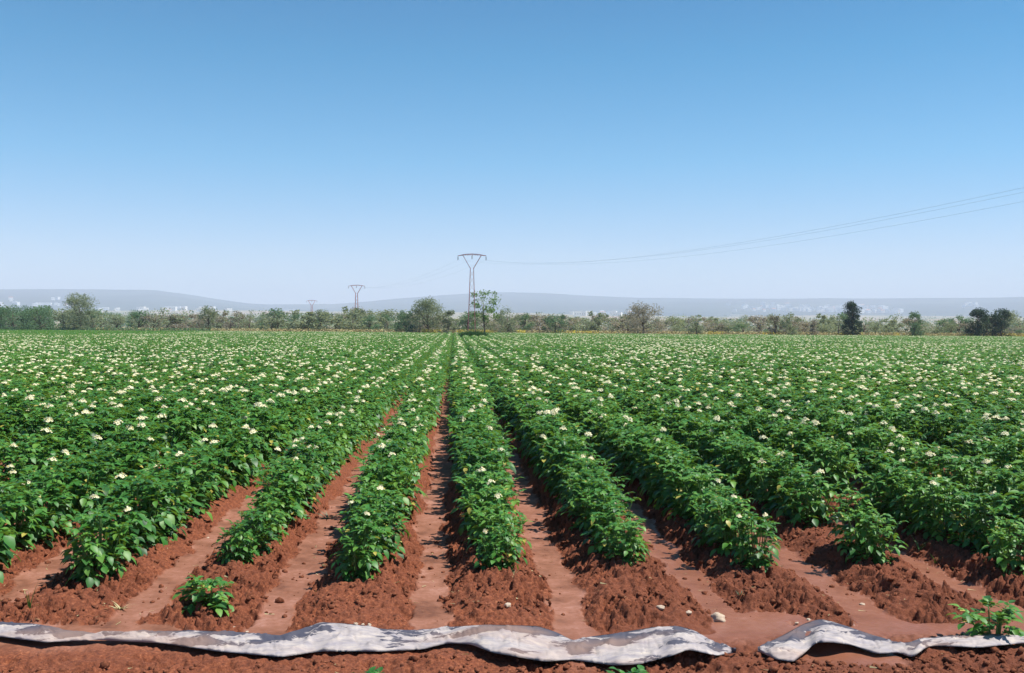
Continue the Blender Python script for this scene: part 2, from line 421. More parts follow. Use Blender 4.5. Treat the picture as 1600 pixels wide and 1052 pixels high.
NEAR = []
specs = [(.40, .27, 10, 6), (.43, .29, 10, 6), (.38, .30, 10, 6), (.45, .27, 11, 6), (.41, .31, 11, 6), (.36, .25, 9, 6), (.44, .30, 10, 6)]
specs = [(a * .95, b, c, 8) for a, b, c, _ in specs]
for i, (H, Rr, st, nl) in enumerate(specs):
    fb, sb, tops = plant(100 + i, H, Rr, st, 0, nl, .88)
    NEAR.append((fb.mesh('potato_foliage_%d' % i, [M['leaf']]), sb.mesh('potato_stems_%d' % i, [M['stem']]), tops))
SMALL = []
for i, (H, Rr, st, nl) in enumerate([(.17, .20, 6, 4), (.20, .18, 6, 4), (.09, .10, 4, 3)]):
    fb, sb, tops = plant(200 + i, H, Rr, st, 0, nl, .95, .3)
    SMALL.append((fb.mesh('young_potato_foliage_%d' % i, [M['leaf']]), sb.mesh('young_potato_stems_%d' % i, [M['stem']]), tops))
FLW = []
for i in range(4):
    FLW.append(flower_mb(300 + i, MB(), n=(5, 7, 8, 6)[i]).mesh('flower_cluster_%d' % i, [M['petal'], M['anther'], M['stem']], False))

FRONT = {-4: 5.95, -3: 6.2, -2: 6.55, -1: 6.12, 0: 6.2, 1: 6.35, 2: 6.3, 3: 6.35, 4: 6.1, -5: 6.3, -6: 6.3, 5: 6.0, 6: 6.1}
GAPS = [(-6, 10.4, 11.7), (-7, 10.8, 11.3), (6, 10.2, 11.3), (-4, 10.7, 11.1), (4, 8.6, 8.95), (-8, 12.4, 13), (3, 7.15, 7.4), (-3, 9.3, 9.6)]
cands = []
for k in range(-150, 170):
    r = random.Random(k * 31 + 5)
    xc = ROW0 + SP * k
    y = FRONT.get(k, 6.2 + r.uniform(-.3, .3)) + .12
    n = 0
    while y < edge(xc) - 1 + r.uniform(-.6, .6):
        xx = xc + r.uniform(-.035, .035); yy = y; n += 1
        y += r.uniform(.27, .37)
        if any(k == a and b < yy < c for a, b, c in GAPS): continue
        if r.random() < .012: continue
        lo = -.457 * yy - 3.5 - .06 * yy; hi = .572 * yy + 3.5 + .06 * yy
        if xx < lo or xx > hi: continue
        px, py = to_px(xx, yy, .4)
        inframe = -25 < px < 1625 and py < 1060
        cands.append((math.hypot(xx, yy), k, n, xx, yy, inframe, r.random(), r.random()))
cands.sort()
heroes = [c for c in cands if c[5]][:294]
hset = set((c[1], c[2]) for c in heroes)
rest = [c for c in cands if (c[1], c[2]) not in hset]
ORD = ['first', 'second', 'third', 'fourth', 'fifth', 'sixth', 'seventh', 'eighth', 'ninth', 'tenth', 'eleventh', 'twelfth', 'thirteenth',
       'fourteenth', 'fifteenth', 'sixteenth', 'seventeenth', 'eighteenth', 'nineteenth', 'twentieth'] + ['%dth' % i for i in range(21, 60)]
def rowname(k):
    if k == 0: return 'the pylon row'
    return 'the %srow %s of pylon row' % ('' if abs(k) == 1 else ORD[abs(k) - 1] + ' ', 'right' if k > 0 else 'left')
def flower_p(d): return .20 + .55 * float(sm(6.5, 12, d)) + .55 * float(sm(14, 34, d))
def make_plant(fo, st, x, y, rz, s, label, cat='potato plant', group='potato plants in the near rows', nf=0, tops=(), seed=0, z=None):
    t = empty('potato_plant', (x, y, gh(x, y) - .015 if z is None else z), rz, s)
    tag(t, label, cat, group)
    link('foliage', fo, t); link('stem', st, t)
    r = random.Random(seed)
    for tp in r.sample(list(tops), min(nf, len(tops))):
        f = link('flower_head', FLW[r.randrange(4)], t, (tp[0] * .9, tp[1] * .9, tp[2] + .085), r.uniform(0, 6), r.uniform(.85, 1.2))
        f.rotation_euler.x = r.uniform(-.3, .3)
    return t
cnt = {}
for d, k, n, x, y, inf, ra, rb in sorted(heroes, key=lambda c: (c[1], c[4])):
    cnt[k] = cnt.get(k, 0) + 1; i = cnt[k]
    v = int(ra * 997) % len(NEAR); fo, st, tops = NEAR[v]
    s = .80 + .12 * rb + .16 * float(sm(6.3, 9, y)) + (.06 if k in (-1, -2) else .20) * float(sm(8, 11.5, y)) - (.13 if i == 1 else .04 if i == 2 else 0)
    if k <= -3: s += .13
    if k == -2 and i < 5: s *= .78
    nf = 0; p = flower_p(d)
    if ra < p: nf = 1 + (rb < .35 * p + .1) + (rb < .1)
    if (k, i) in ((0, 1), (-1, 1), (2, 1), (-1, 2)): nf = 1 + ((k, i) == (2, 1))
    fl = ('leafy', 'leafy', 'leafy')[0] if nf == 0 else ('one-bloom', 'two-bloom', 'three-bloom')[nf - 1]
    if nf == 0: lab = 'leafy potato plant, %s from hose in %s' % (ORD[i - 1], rowname(k))
    else: lab = 'flowering potato plant, %s from hose in %s' % (ORD[i - 1], rowname(k))
    make_plant(fo, st, x, y, rb * 6.28 * 7, s, lab, nf=nf, tops=tops, seed=k * 100 + i)
# the lone young plants on the bare ridge ends
p = at(322, 930, .10); make_plant(SMALL[0][0], SMALL[0][1], p.x, p.y, 1, .88, 'small lone potato plant on the bare ridge end left of centre', group=None)
p = at(1552, 985, .06); make_plant(SMALL[1][0], SMALL[1][1], p.x, p.y, 2, .95, 'small lone potato plant just behind the right end of the hose', group=None)
make_plant(SMALL[2][0], SMALL[2][1], -.36, 4.42, 0, .78, 'tiny green seedling at the bottom edge, left of centre, before the hose', group=None)
make_plant(SMALL[2][0], SMALL[2][1], .80, 4.42, 2, .85, 'tiny green seedling at the bottom edge, right of centre, before the hose', group=None)

# the rest of the crop: one object, instances on points
src = bpy.data.collections.new('crop_sources')
def src_obj(i, mb, mats):
    o = bpy.data.objects.new('crop_%02d' % i, mb.mesh('crop_mesh_%02d' % i, mats)); src.objects.link(o)
CM = [M['leaf'], M['petal'], M['anther'], M['stem']]
ns = 0
for lodv in (0, 1):
    for nfl in (0, 1, 2, 3):
        for vv in range(3):
            i = ns; ns += 1
            fb, sb, tops = plant(400 + lodv * 50 + vv * 7 + nfl, .42 + .02 * vv, .30, 9 if not lodv else 7, lodv, 6 if not lodv else 5, 1.0 if not lodv else 1.3)
            r = random.Random(i)
            for tp in r.sample(tops, nfl):
                flower_mb(i + nfl, fb, (tp[0] * .9, tp[1] * .9, tp[2] + (.075 if not lodv else .085)), 7, lodv, 1, 1.12 if lodv else 1.0)
            src_obj(i, fb, CM)
pts, ii, rot, scl = [], [], [], []
for d, k, n, x, y, inf, ra, rb in rest:
    p = flower_p(d); lodv = 1 if d > 26 else 0
    patch = float(vnoise(np.array([x * .25]), np.array([y * .12]), 9)[0])
    p *= .55 + .9 * patch
    if d > 110 and x < -35: p *= .3
    nf = 0
    if ra < p: nf = 1 + (rb < .5 * p) + (rb < .27 * p)
    pts.append((x, y, 0)); ii.append(lodv * 12 + nf * 3 + int(rb * 99) % 3)
    rot.append((0, 0, ra * 50)); s = .95 + .2 * rb; ww = (1.06 if k in (-1, -2) else 1.22) + .12 * float(sm(12, 22, d)); scl.append((s * ww, s * ww, s * (.95 + .12 * patch)))
P_ = np.array(pts); hz, _ = ridge_ground(P_[:, 0], P_[:, 1]); P_[:, 2] = hz - .02
pm = bpy.data.meshes.new('potato_crop'); pm.vertices.add(len(P_)); pm.vertices.foreach_set('co', P_.astype(np.float32).ravel())
a = pm.attributes.new('pick', 'INT', 'POINT'); a.data.foreach_set('value', np.array(ii, np.int32))
a = pm.attributes.new('turn', 'FLOAT_VECTOR', 'POINT'); a.data.foreach_set('vector', np.array(rot, np.float32).ravel())
a = pm.attributes.new('grow', 'FLOAT_VECTOR', 'POINT'); a.data.foreach_set('vector', np.array(scl, np.float32).ravel())
def scatter(o, coll):
    ng = bpy.data.node_groups.new('scatter_' + o.name, 'GeometryNodeTree')
    ng.interface.new_socket('Geometry', in_out='INPUT', socket_type='NodeSocketGeometry')
    ng.interface.new_socket('Geometry', in_out='OUTPUT', socket_type='NodeSocketGeometry')
    N_ = ng.nodes; gi = N_.new('NodeGroupInput'); go = N_.new('NodeGroupOutput')
    ip = N_.new('GeometryNodeInstanceOnPoints'); ci = N_.new('GeometryNodeCollectionInfo')
    ci.inputs['Collection'].default_value = coll; ci.inputs['Separate Children'].default_value = True; ci.inputs['Reset Children'].default_value = True
    ip.inputs['Pick Instance'].default_value = True
    def na(name, t):
        n_ = N_.new('GeometryNodeInputNamedAttribute'); n_.data_type = t; n_.inputs[0].default_value = name; return n_.outputs[0]
    L = ng.links.new
    L(gi.outputs[0], ip.inputs['Points']); L(ci.outputs[0], ip.inputs['Instance'])
    L(na('pick', 'INT'), ip.inputs['Instance Index']); L(na('turn', 'FLOAT_VECTOR'), ip.inputs['Rotation']); L(na('grow', 'FLOAT_VECTOR'), ip.inputs['Scale'])
    L(ip.outputs[0], go.inputs[0])
    md = o.modifiers.new('scatter', 'NODES'); md.node_group = ng
crop = link('potato_crop', pm); tag(crop, 'dense flowering potato crop filling the field behind the near rows', 'crop', kind='stuff'); scatter(crop, src)
print('plants', len(heroes), 'rest', len(rest))

# ---------------------------------------------------------------- clods, stones, weeds
def rock(seed, sub=2, jag=.25):
    import bmesh
    bm = bmesh.new(); bmesh.ops.create_icosphere(bm, subdivisions=sub, radius=1)
    r = random.Random(seed); ox, oy, oz = (r.uniform(0, 50) for _ in range(3))
    from mathutils import noise
    for v in bm.verts:
        v.co *= 1 + jag * noise.noise(v.co * 1.3 + Vector((ox, oy, oz))) * 2 + jag * .5 * noise.noise(v.co * 3.1 + Vector((oz, ox, oy)))
    V = np.array([v.co[:] for v in bm.verts]); Fc = [tuple(v.index for v in f.verts) for f in bm.faces]; bm.free(); return V, Fc
rk = [rock(i, 1, .35) for i in range(8)]
mb = MB(); r = np.random.default_rng(3); c = 0
while c < 14000:
    n_ = 4000; x = r.uniform(-3.6, 4.6, n_); y = 4.35 + 4.2 * r.random(n_) ** 1.3
    h, s_ = ridge_ground(x, y); den = fbm(x * 3, y * 3, 3, 19)
    hp = 710 + F * x / y; hy = 508 + F * 1.6 / y
    ok = (r.random(n_) < (1 - s_) * sm(.25, .55, den) + .07) & ~((y > 4.86) & (y < 5.52))
    h2_ = h + clods(x, y, s_)
    for xi, yi, zi in zip(x[ok], y[ok], h2_[ok]):
        if c >= 14000: break
        V, Fc = rk[c % 8]; sz = .004 + .020 * r.random() ** 3.5 + (.014 if c % 60 == 0 else 0); t = r.uniform(0, 6.28); cs, sn = math.cos(t), math.sin(t)
        W = V * sz * np.array([1, r.uniform(.6, 1), r.uniform(.5, .85)])
        W = np.stack([W[:, 0] * cs - W[:, 1] * sn, W[:, 0] * sn + W[:, 1] * cs, W[:, 2]], 1) + (xi, yi, zi + sz * .15)
        mb.add(W, Fc); c += 1
tag(link('soil_clods', mb.mesh('soil_clods', [M['clod']])), 'loose crumbs of red soil strewn over the ridges', 'soil', kind='stuff')

b = MB(); r = random.Random(17)
for i in range(420):
    x = r.uniform(-3.4, 4.4); y = r.uniform(4.4, 7.5)
    if 4.88 < y < 5.5: continue
    a_ = r.uniform(0, 6.28); L_ = r.uniform(.012, .05); w_ = r.uniform(.0008, .0025); z = gh(x, y) + float(clods(np.array([x]), np.array([y]), np.array([float(ridge_ground(np.array([x]), np.array([y]))[1][0])]))[0]) + .004
    c_, s_ = math.cos(a_), math.sin(a_)
    b.add([(x - s_ * w_, y + c_ * w_, z), (x + s_ * w_, y - c_ * w_, z), (x + c_ * L_ + s_ * w_, y + s_ * L_ - c_ * w_, z + r.uniform(0, .012)), (x + c_ * L_ - s_ * w_, y + s_ * L_ + c_ * w_, z + r.uniform(0, .008))], [(0, 1, 2, 3)])
tag(link('straw_litter', b.mesh('straw_litter', [M['dry']])), 'bits of dry straw and leaf scattered on the soil', 'litter', kind='stuff')

STN = [(366, 984, .016, 'tiny pale pebble lying against the back of the hose, below the lone left plant'),
       (386, 988, .011, 'tinier pebble right of the pale one behind the hose, below the lone left plant'),
       (556, 974, .013, 'leftmost of three pale pebbles behind the hose left of centre'),
       (567, 976, .010, 'middle one of three pale pebbles behind the hose left of centre'),
       (577, 977, .013, 'rightmost of three pale pebbles behind the hose left of centre'),
       (334, 945, .011, 'small white pebble on the soil below the lone left plant'),
       (793, 942, .024, 'cream stone half sunk in the end of the pylon-row ridge'),
       (1032, 946, .022, 'flat tan stone on the ridge end right of the wide furrow'),
       (1076, 957, .020, 'pinkish stone on the silt right of the flat tan stone'),
       (1122, 967, .045, 'large pale lump of stone sunk in the mud above the hose gap'),
       (1245, 974, .013, 'small pale pebble behind the hump of the right hose piece'),
       (1263, 969, .014, 'white pebble perched right behind the top of the right hose piece'),
       (1347, 945, .016, 'yellowish stone beside the wet furrow on the right'),
       (325, 841, .012, 'tiny white pebble on the bare ridge flank among the left rows'),
       (980, 985, .014, 'pale pebble behind the hose where the two humps meet')]
sm_ = [rock(40 + i, 3, .22) for i in range(5)]
SMB = []
for V, Fc in sm_:
    b = MB(); b.add(V, Fc); SMB.append(b.mesh('pebble', [M['stone']]))
for i, (px, py, s, lab) in enumerate(STN):
    p = at(px, py, .03); z = gh(p.x, p.y); p = at(px, py, z + s * .3); z = gh(p.x, p.y)
    o = link('pebble', SMB[i % 5], None, (p.x, p.y, z + s * .35), i * 1.3, (s, s * .8, s * .6))
    tag(o, lab, 'pebble', 'pale pebbles on the soil')

def blade(mb, p, az, L, W, bend, mi=0, lean=.25):
    p = np.array(p, float); c, s = math.cos(az), math.sin(az); side = np.array([-s, c, 0]); V = []
    for i in range(5):
        t = i / 4; q = p + np.array([c, s, 0]) * (L * (lean * t + bend * t * t)) + np.array([0, 0, L * (t - .45 * bend * t * t)])
        w = W * (1 - t) + .0003; V += [q - side * w, q + side * w]
    mb.add(V, [(2 * i, 2 * i + 1, 2 * i + 3, 2 * i + 2) for i in range(4)], mi)
def weed(px, py, L, n, mat, lab, seed, W=.004, spread=.5, name='weed'):
    p = at(px, py, .04); z = gh(p.x, p.y); p = at(px, py, z); b = MB(); r = random.Random(seed)
    for i in range(n): blade(b, (r.uniform(-.01, .01), r.uniform(-.01, .01), -.01), r.uniform(0, 6.28), L * r.uniform(.6, 1.1), W, r.uniform(.1, spread * 1.6), 0, spread)
    tag(link(name, b.mesh(name, [mat]), None, (p.x, p.y, gh(p.x, p.y))), lab, 'weed')
weed(46, 948, .17, 4, M['grass'], 'thin pale grass sprout in the furrow at the far left', 1, .004, .25, 'grass_sprout')
weed(512, 812, .10, 9, M['weed'], 'small bluish weed beside the furrow left of centre', 2, .008, .55)
weed(187, 952, .06, 14, M['dry'], 'withered yellow-green tuft on the silt at left', 3, .006, .9, 'withered_tuft')
weed(1157, 932, .07, 7, M['weed'], 'little green sprout on the third ridge end right of the pylon row', 4, .005, .5)
weed(1435, 868, .12, 9, M['grass'], 'grassy weed between ridges at right', 5, .004, .4, 'grass_sprout')
weed(1462, 860, .09, 6, M['grass'], 'smaller grassy weed right of the grassy one between the ridges', 6, .004, .5, 'grass_sprout')
weed(1390, 700, .55, 60, M['weed'], 'feathery grey-green weed standing in the crop at right', 7, .004, .35, 'feathery_weed')
weed(800, 902, .05, 3, M['dry'], 'dry straw wisp below the pylon-row plants', 8, .002, 1.2, 'straw_wisp')

# ---------------------------------------------------------------- the hose
def interp(tab, xs_): a = np.array(tab, float); return np.interp(xs_, a[:, 0], a[:, 1])
def hose(top, bot, zt, lab, seed, name='irrigation_hose'):
    x0, x1 = top[0][0], top[-1][0]; n = int((x1 - x0) / 2); px = np.linspace(x0, x1, n)
    def smooth(v, k=3):
        vv = np.pad(v, k, mode='edge'); return np.convolve(vv, np.ones(2 * k + 1) / (2 * k + 1), 'valid')
    tp = smooth(interp(top, px)); bt = smooth(interp(bot, px)); zz = smooth(interp(zt, px), 8)
    K = 22; V = []; ac = []; NT_ = 14
    def rn(a, b, sd): return 1 - 2 * abs(float(fbm(np.array([a]), np.array([b]), 2, sd)[0]) - .5) * 2
    for i in range(n):
        A = at(px[i], tp[i], .03); A = at(px[i], tp[i], gh(A.x, A.y) + .030 + zz[i] * .5)
        B = at(px[i], bt[i], .02); B = at(px[i], bt[i], gh(B.x, B.y) + zz[i]); w = (B - A)
        for k in range(K):
            if k <= NT_:
                t = k / NT_; e_ = math.sin(PI * t) ** .4
                cr = max(0, rn(px[i] * .022 + t * 1.4, t * 2.2, seed) - .72) * .045 - max(0, rn(px[i] * .05 - t * 1.8, t * 3, seed + 7) - .78) * .035
                lift = e_ * (.010 + cr) + .004 * math.sin(px[i] * .11 + 9 * t) * e_
            else: t = 1 - (k - NT_) / (K - NT_); lift = -.005 * math.sin(PI * t) - .003
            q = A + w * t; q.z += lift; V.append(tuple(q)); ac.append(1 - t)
    Fc = []
    for i in range(n - 1):
        for k in range(K): Fc.append((i * K + k, i * K + (k + 1) % K, (i + 1) * K + (k + 1) % K, (i + 1) * K + k))
    Fc += [tuple(range(K)), tuple((n - 1) * K + k for k in range(K))[::-1]]
    b = MB(); b.add(V, Fc); me_ = b.mesh(name, [M['plastic']])
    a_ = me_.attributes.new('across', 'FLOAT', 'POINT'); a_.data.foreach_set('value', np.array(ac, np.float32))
    return tag(link(name, me_), lab, 'hose', 'flat plastic hose pieces across the ridge ends')
T1 = [(-140, 968), (0, 972), (50, 974), (100, 984), (150, 990), (220, 987), (300, 985), (380, 988), (440, 993), (470, 984), (500, 972), (550, 975), (600, 983), (650, 985), (700, 980), (760, 976), (840, 978), (870, 988), (895, 1001),
      (920, 995), (960, 990), (1020, 980), (1060, 978), (1085, 985), (1110, 1000), (1150, 1017)]
B1 = [(-140, 990), (0, 995), (70, 1004), (150, 1000), (250, 1005), (340, 1018), (440, 1027), (500, 1018), (600, 1018), (660, 1015), (700, 1005), (735, 1007), (770, 1020), (850, 1034), (895, 1031), (915, 1034), (960, 1040), (1000, 1038),
      (1050, 1025), (1075, 1015), (1120, 1025), (1150, 1019)]
Z1 = [(-140, .03), (60, .035), (150, .025), (300, .03), (440, .02), (500, .015), (640, .015), (760, .035), (850, .04), (895, .02), (960, .02), (1060, .035), (1110, .03), (1150, .008)]
T2 = [(1184, 1014), (1205, 1002), (1230, 989), (1255, 975), (1280, 967), (1300, 971), (1330, 981), (1400, 1004), (1420, 1004), (1440, 998), (1480, 995), (1530, 990), (1560, 992), (1600, 997), (1760, 1000)]
B2 = [(1184, 1017), (1210, 1030), (1240, 1035), (1258, 1020), (1275, 1004), (1300, 1004), (1330, 1008), (1370, 1022), (1405, 1020), (1425, 1028), (1450, 1010), (1480, 1010), (1530, 1012), (1600, 1005), (1760, 1012)]
Z2 = [(1184, .010), (1230, .015), (1280, .035), (1340, .03), (1400, .02), (1500, .03), (1760, .03)]
hose(T1, B1, Z1, 'long pale weathered flat plastic hose with dark patches, left of the muddy gap', 21)
hose(T2, B2, Z2, 'shorter bent grey-white flat plastic hose, right of the muddy gap', 33)

# ---------------------------------------------------------------- pylons and cables
def cam_pt(px, D):   # a point at depth D from the camera along column px (field level)
    d = ray(px, 510); h = math.hypot(d.x, d.y); return Vector((d.x / h * D, d.y / h * D, 0))
PY = [(737, 105), (557, 183), (487, 292)]
pyl = [cam_pt(a, b) for a, b in PY]
dirv = (pyl[1] - pyl[0]).normalized()
p0 = Vector((20.5, 32, 0)); p0 = Matrix.Rotation(-YAW, 3, 'Z') @ p0
pyl_all = [p0] + pyl
lineang = math.atan2(dirv.y, dirv.x)
HP = 9.35
def leg_x(z): t = z / 8.0; return .40 * (1 - t) + .17 * t
def pylon_parts():
    out = {}
    for sx in (-1, 1):
        for sy in (-1, 1):
            b = MB(); b.tube([(sx * .42, sy * .42, -.2), (sx * .17, sy * .17, 7.75)], [.045, .034], 4); out.setdefault('leg', []).append(b.mesh('pylon_leg', [M['rust']], False))
    b = MB(); zs = [0, .9, 1.8, 2.7, 3.6, 4.5, 5.3, 6.1, 6.8, 7.4]
    for z0, z1 in zip(zs, zs[1:]):
        for q in range(4):
            c0, c1 = [((1, 1), (1, -1)), ((1, -1), (-1, -1)), ((-1, -1), (-1, 1)), ((-1, 1), (1, 1))][q]
            w0 = .42 - .25 * (z0 + .2) / 7.95; w1 = .42 - .25 * (z1 + .2) / 7.95
            if (zs.index(z0) + q) % 2: c0, c1 = c1, c0
            b.bar((c0[0] * w0, c0[1] * w0, z0), (c1[0] * w1, c1[1] * w1, z1), .016)
    out['bracing'] = [b.mesh('pylon_bracing', [M['rust']], False)]
    for s in (-1, 1):
        b = MB()
        for sy in (-1, 1): b.bar((s * .15, sy * .15, 7.65), (s * .98, sy * .12, 9.08), .05)
        for i in range(6):
            t = i / 6; z = 7.65 + 1.43 * t; x = .15 + .83 * t; b.bar((s * x, -.15, z), (s * (x + .12), .14, z + .2), .022)
        out.setdefault('fork_arm', []).append(b.mesh('fork_arm', [M['rust']], False))
    b = MB()
    for sy in (-1, 1):
        b.tube([(-1.5, sy * .1, 9.0), (-.75, sy * .12, 9.10), (0, sy * .12, 9.15), (.75, sy * .12, 9.10), (1.5, sy * .1, 9.0)], .034, 4)
    b.tube([(-1.5, 0, 9.0), (-.75, 0, 9.18), (0, 0, 9.24), (.75, 0, 9.18), (1.5, 0, 9.0)], .025, 4)
    for i in range(11):
        x = -1.3 + .26 * i; zt = 9.24 - .24 * (abs(x) / 1.5) ** 1.6; b.bar((x, -.12, 9.06), (x + .13, .12, 9.06), .02); b.bar((x, .1, 9.08), (x + .13, 0, zt), .02)
    out['crossarm'] = [b.mesh('crossarm', [M['rust']], False)]
    b = MB()
    b.tube([(0, 0, 0), (0, 0, -.12)], .012, 5)
    for i in range(5): b.tube([(0, 0, -.10 - .07 * i), (0, 0, -.115 - .07 * i), (0, 0, -.15 - .07 * i)], [.03, .075, .025], 8)
    out['insulator'] = [b.mesh('insulator', [M['porcelain']])]
    return out
PP = pylon_parts()
labs = ['rusty lattice pylon at the roadside end of the line', 'tall rust-red lattice pylon rising from a dark grass clump in the crop', 'middle-sized pylon beyond the scrub belt, second along the line',
        'faint smallest pylon, farthest left along the line']
ROTP = YAW * -1
for i, (p, lab) in enumerate(zip(pyl_all, labs)):
    t = empty('lattice_pylon', (p.x, p.y, float(far_h(np.array([p.x]), np.array([p.y]))[0])), ROTP if i else ROTP, 1 if i else .80)
    tag(t, lab, 'pylon', 'pylons of the power line')
    for nm, ms in PP.items():
        if nm == 'insulator':
            for x, z in ((-1.48, 9.0), (0, 9.12), (1.48, 9.0)): link('insulator', ms[0], t, (x, 0, z))
        else:
            for m_ in ms: link(nm, m_, t)
ATT = [(-1.48, 8.55), (0, 8.67), (1.48, 8.55)]
wl = ['thin power cable on the left arms of the pylons', 'thin power cable hung from the middle of the pylon arms', 'thin power cable on the right arms of the pylons']
for w in range(3):
    b = MB(); pts = []
    chain = [(p0, .80)] + [(p, 1) for p in pyl]
    for (a, sa), (c, s_c), sag in zip(chain, chain[1:], (1.45, 1.2, 2.0)):
        off = Matrix.Rotation(ROTP, 3, 'Z') @ Vector((ATT[w][0], 0, 0))
        A = a + off * sa + Vector((0, 0, ATT[w][1] * sa)); B = c + off * s_c + Vector((0, 0, ATT[w][1] * s_c))
        for i in range(25):
            t = i / 24
            if i == 0 and pts: continue
            q = A.lerp(B, t); q.z -= sag * 4 * t * (1 - t); pts.append(q)
    b.tube(pts, .0042, 4)
    tag(link('power_cable', b.mesh('power_cable', [M['cable']])), wl[w], 'cable', 'cables of the power line')

# ---------------------------------------------------------------- trees and scrub
def tree_mesh(seed, W, H, n_clump, per, leaf, mat, base=.05, shape='bush', open_=0.0, trunkr=.09):
    """crown of many leaf faces spread through irregular clumps; trunk with limbs reaching the clumps"""
    r = np.random.default_rng(seed); cl = []
    for i in range(n_clump):
        a = r.uniform(0, 2 * PI)
        if shape == 'tall':
            z = H * r.uniform(base + .02, .95); rr = W / 2 * (1.05 - .55 * (z / H) ** 2.0) * (r.random() ** .5) * .8
        elif shape == 'sparse':
            z = H * r.uniform(.35, 1); rr = W / 2 * (r.random() ** .45)
        else:
            z = H * (base + (.93 - base) * r.random() ** .9); rr = W / 2 * math.sqrt(max(.05, 1 - (max(0, z / H - .35) / .68) ** 2)) * (r.random() ** .5) * .82
        cl.append((rr * math.cos(a), rr * math.sin(a), z, r.uniform(.10, .22) * min(W, H) * (.95 if shape == 'sparse' else 1)))
    V = []
    for x, y, z, s in cl:
        n = int(per * r.uniform(.6, 1.3))
        P = r.normal(0, 1, (n, 3)); P /= np.linalg.norm(P, axis=1)[:, None]; P *= (r.random(n) ** .45)[:, None] * s * np.array([1.1, 1.1, .85])
        P += (x, y, z); P[:, 2] = np.maximum(P[:, 2], .03 * H)
        V.append(P)
    P = np.concatenate(V); n = len(P)
    A = r.normal(0, 1, (n, 3)); A /= np.linalg.norm(A, axis=1)[:, None]
    B = np.cross(A, r.normal(0, 1, (n, 3))); B /= np.linalg.norm(B, axis=1)[:, None] + 1e-6
    L = leaf * r.uniform(.6, 1.4, n)[:, None]; Wd = L * .38
    Q = np.stack([P - A * L * .5, P + B * Wd * .6, P + A * L * .5, P - B * Wd * .6], 1).reshape(-1, 3)
    me_ = bpy.data.meshes.new('crown'); me_.from_pydata(Q.tolist(), [], np.arange(4 * n).reshape(-1, 4).tolist()); me_.materials.append(mat); me_.update()
    b = MB(); tr = trunkr * H / 4
    b.tube([(0, 0, -.1), (.02 * H, .01 * H, .2 * H), (-.01 * H, .02 * H, .45 * H), (0, 0, .7 * H)], [tr * 1.3, tr, tr * .7, tr * .25], 6)
    for x, y, z, s in cl[:12]:
        z0 = .15 * H + .3 * z; b.tube([(0, 0, min(z0, .55 * H)), (x * .55, y * .55, (z0 + z) / 2 + .03 * H), (x, y, z)], [tr * .5, tr * .3, tr * .1], 4)
    return me_, b.mesh('trunk', [M['bark']])
def put_tree(name, ms, x, y, rz, s, lab, cat, group=None, z=None):
    zz = float(far_h(np.array([x]), np.array([y]))[0]) if z is None else z
    t = empty(name, (x, y, zz - .05), rz, s); tag(t, lab, cat, group)
    link('crown', ms[0], t); link('trunk', ms[1], t); return t
def px_tree(name, px, top, D, width_px, seed, mat, lab, cat, nc=34, per=70, leaf=.22, group=None, **kw):
    d1 = cam_pt(px, 1.0)
    if D > 130: D = 150 / (d1.y + .22 * d1.x) + 1.2
    p = cam_pt(px, D); hor = 505 + 9 / 1600 * px
    H = (hor - top) * D / F + CAMH + .5; W = width_px * D / F
    ms = tree_mesh(seed, W, H, nc, per, leaf, mat, **kw)
    return put_tree(name, ms, p.x, p.y, 0, 1, lab, cat, group)
px_tree('bushy_tree', 125, 467, 172, 52, 1, M['olive'], 'rounded grey-green tree, tallest at the far left of the scrub belt', 'tree', 74, 100)
px_tree('bush', 20, 483, 176, 70, 2, M['green'], 'wide dark green bush at the far left edge of the belt', 'bush', 40, 90)
px_tree('bush', 62, 485, 172, 50, 3, M['green'], 'dark green bush just right of the far left one', 'bush', 34, 80)
px_tree('bushy_tree', 668, 472, 158, 60, 4, M['olive'], 'large bushy grey-green tree just left of the tall pylon', 'tree', 80, 90)
px_tree('bush', 634, 492, 156, 40, 5, M['green'], 'low dark bush at the left foot of the large bushy tree', 'bush', 30, 80)
px_tree('bush', 700, 489, 158, 26, 6, M['olive'], 'narrow dark bush between the bushy tree and the tall pylon', 'bush', 24, 80)
px_tree('sapling', 756, 460, 118, 46, 7, M['fresh'], 'sparse fresh-leaved young tree right beside the tall pylon', 'tree', 34, 40, .25, shape='sparse', trunkr=.06)
px_tree('bush', 793, 485, 152, 46, 8, M['olive'], 'round grey-green bush right of the sparse young tree', 'bush', 34, 80)
px_tree('bush', 1005, 479, 148, 74, 9, M['brown'], 'broad brownish grey bush right of centre, widest of the belt', 'bush', 60, 90, .2)
px_tree('dark_tree', 1332, 478, 145, 32, 10, M['dark'], 'slim dark tree standing in front of the white town', 'tree', 70, 100, .2, shape='tall')
px_tree('bush', 1429, 494, 145, 32, 11, M['green'], 'round green bush right of the slim dark tree', 'bush', 28, 80)
px_tree('dark_tree', 1528, 490, 145, 38, 12, M['dark'], 'rounded dark green tree, left of the pair near the right edge', 'tree', 60, 100, .2)
px_tree('dark_tree', 1564, 491, 146, 34, 13, M['dark'], 'rounded dark green tree, right of the pair near the right edge', 'tree', 60, 100, .2)
px_tree('bush', 1235, 495, 150, 34, 14, M['olive'], 'greyish bush midway between brown bush and slim dark tree', 'bush', 26, 70)
px_tree('bush', 1212, 499, 146, 24, 15, M['brown'], 'small reddish brown bush left of the greyish one', 'bush', 20, 60)
px_tree('bush', 1270, 504, 144, 22, 16, M['brown'], 'low brown bush left of the slim dark tree', 'bush', 20, 60)
px_tree('bush', 1088, 496, 160, 30, 17, M['olive'], 'thin grey-green bush right of the broad brown bush', 'bush', 20, 50)
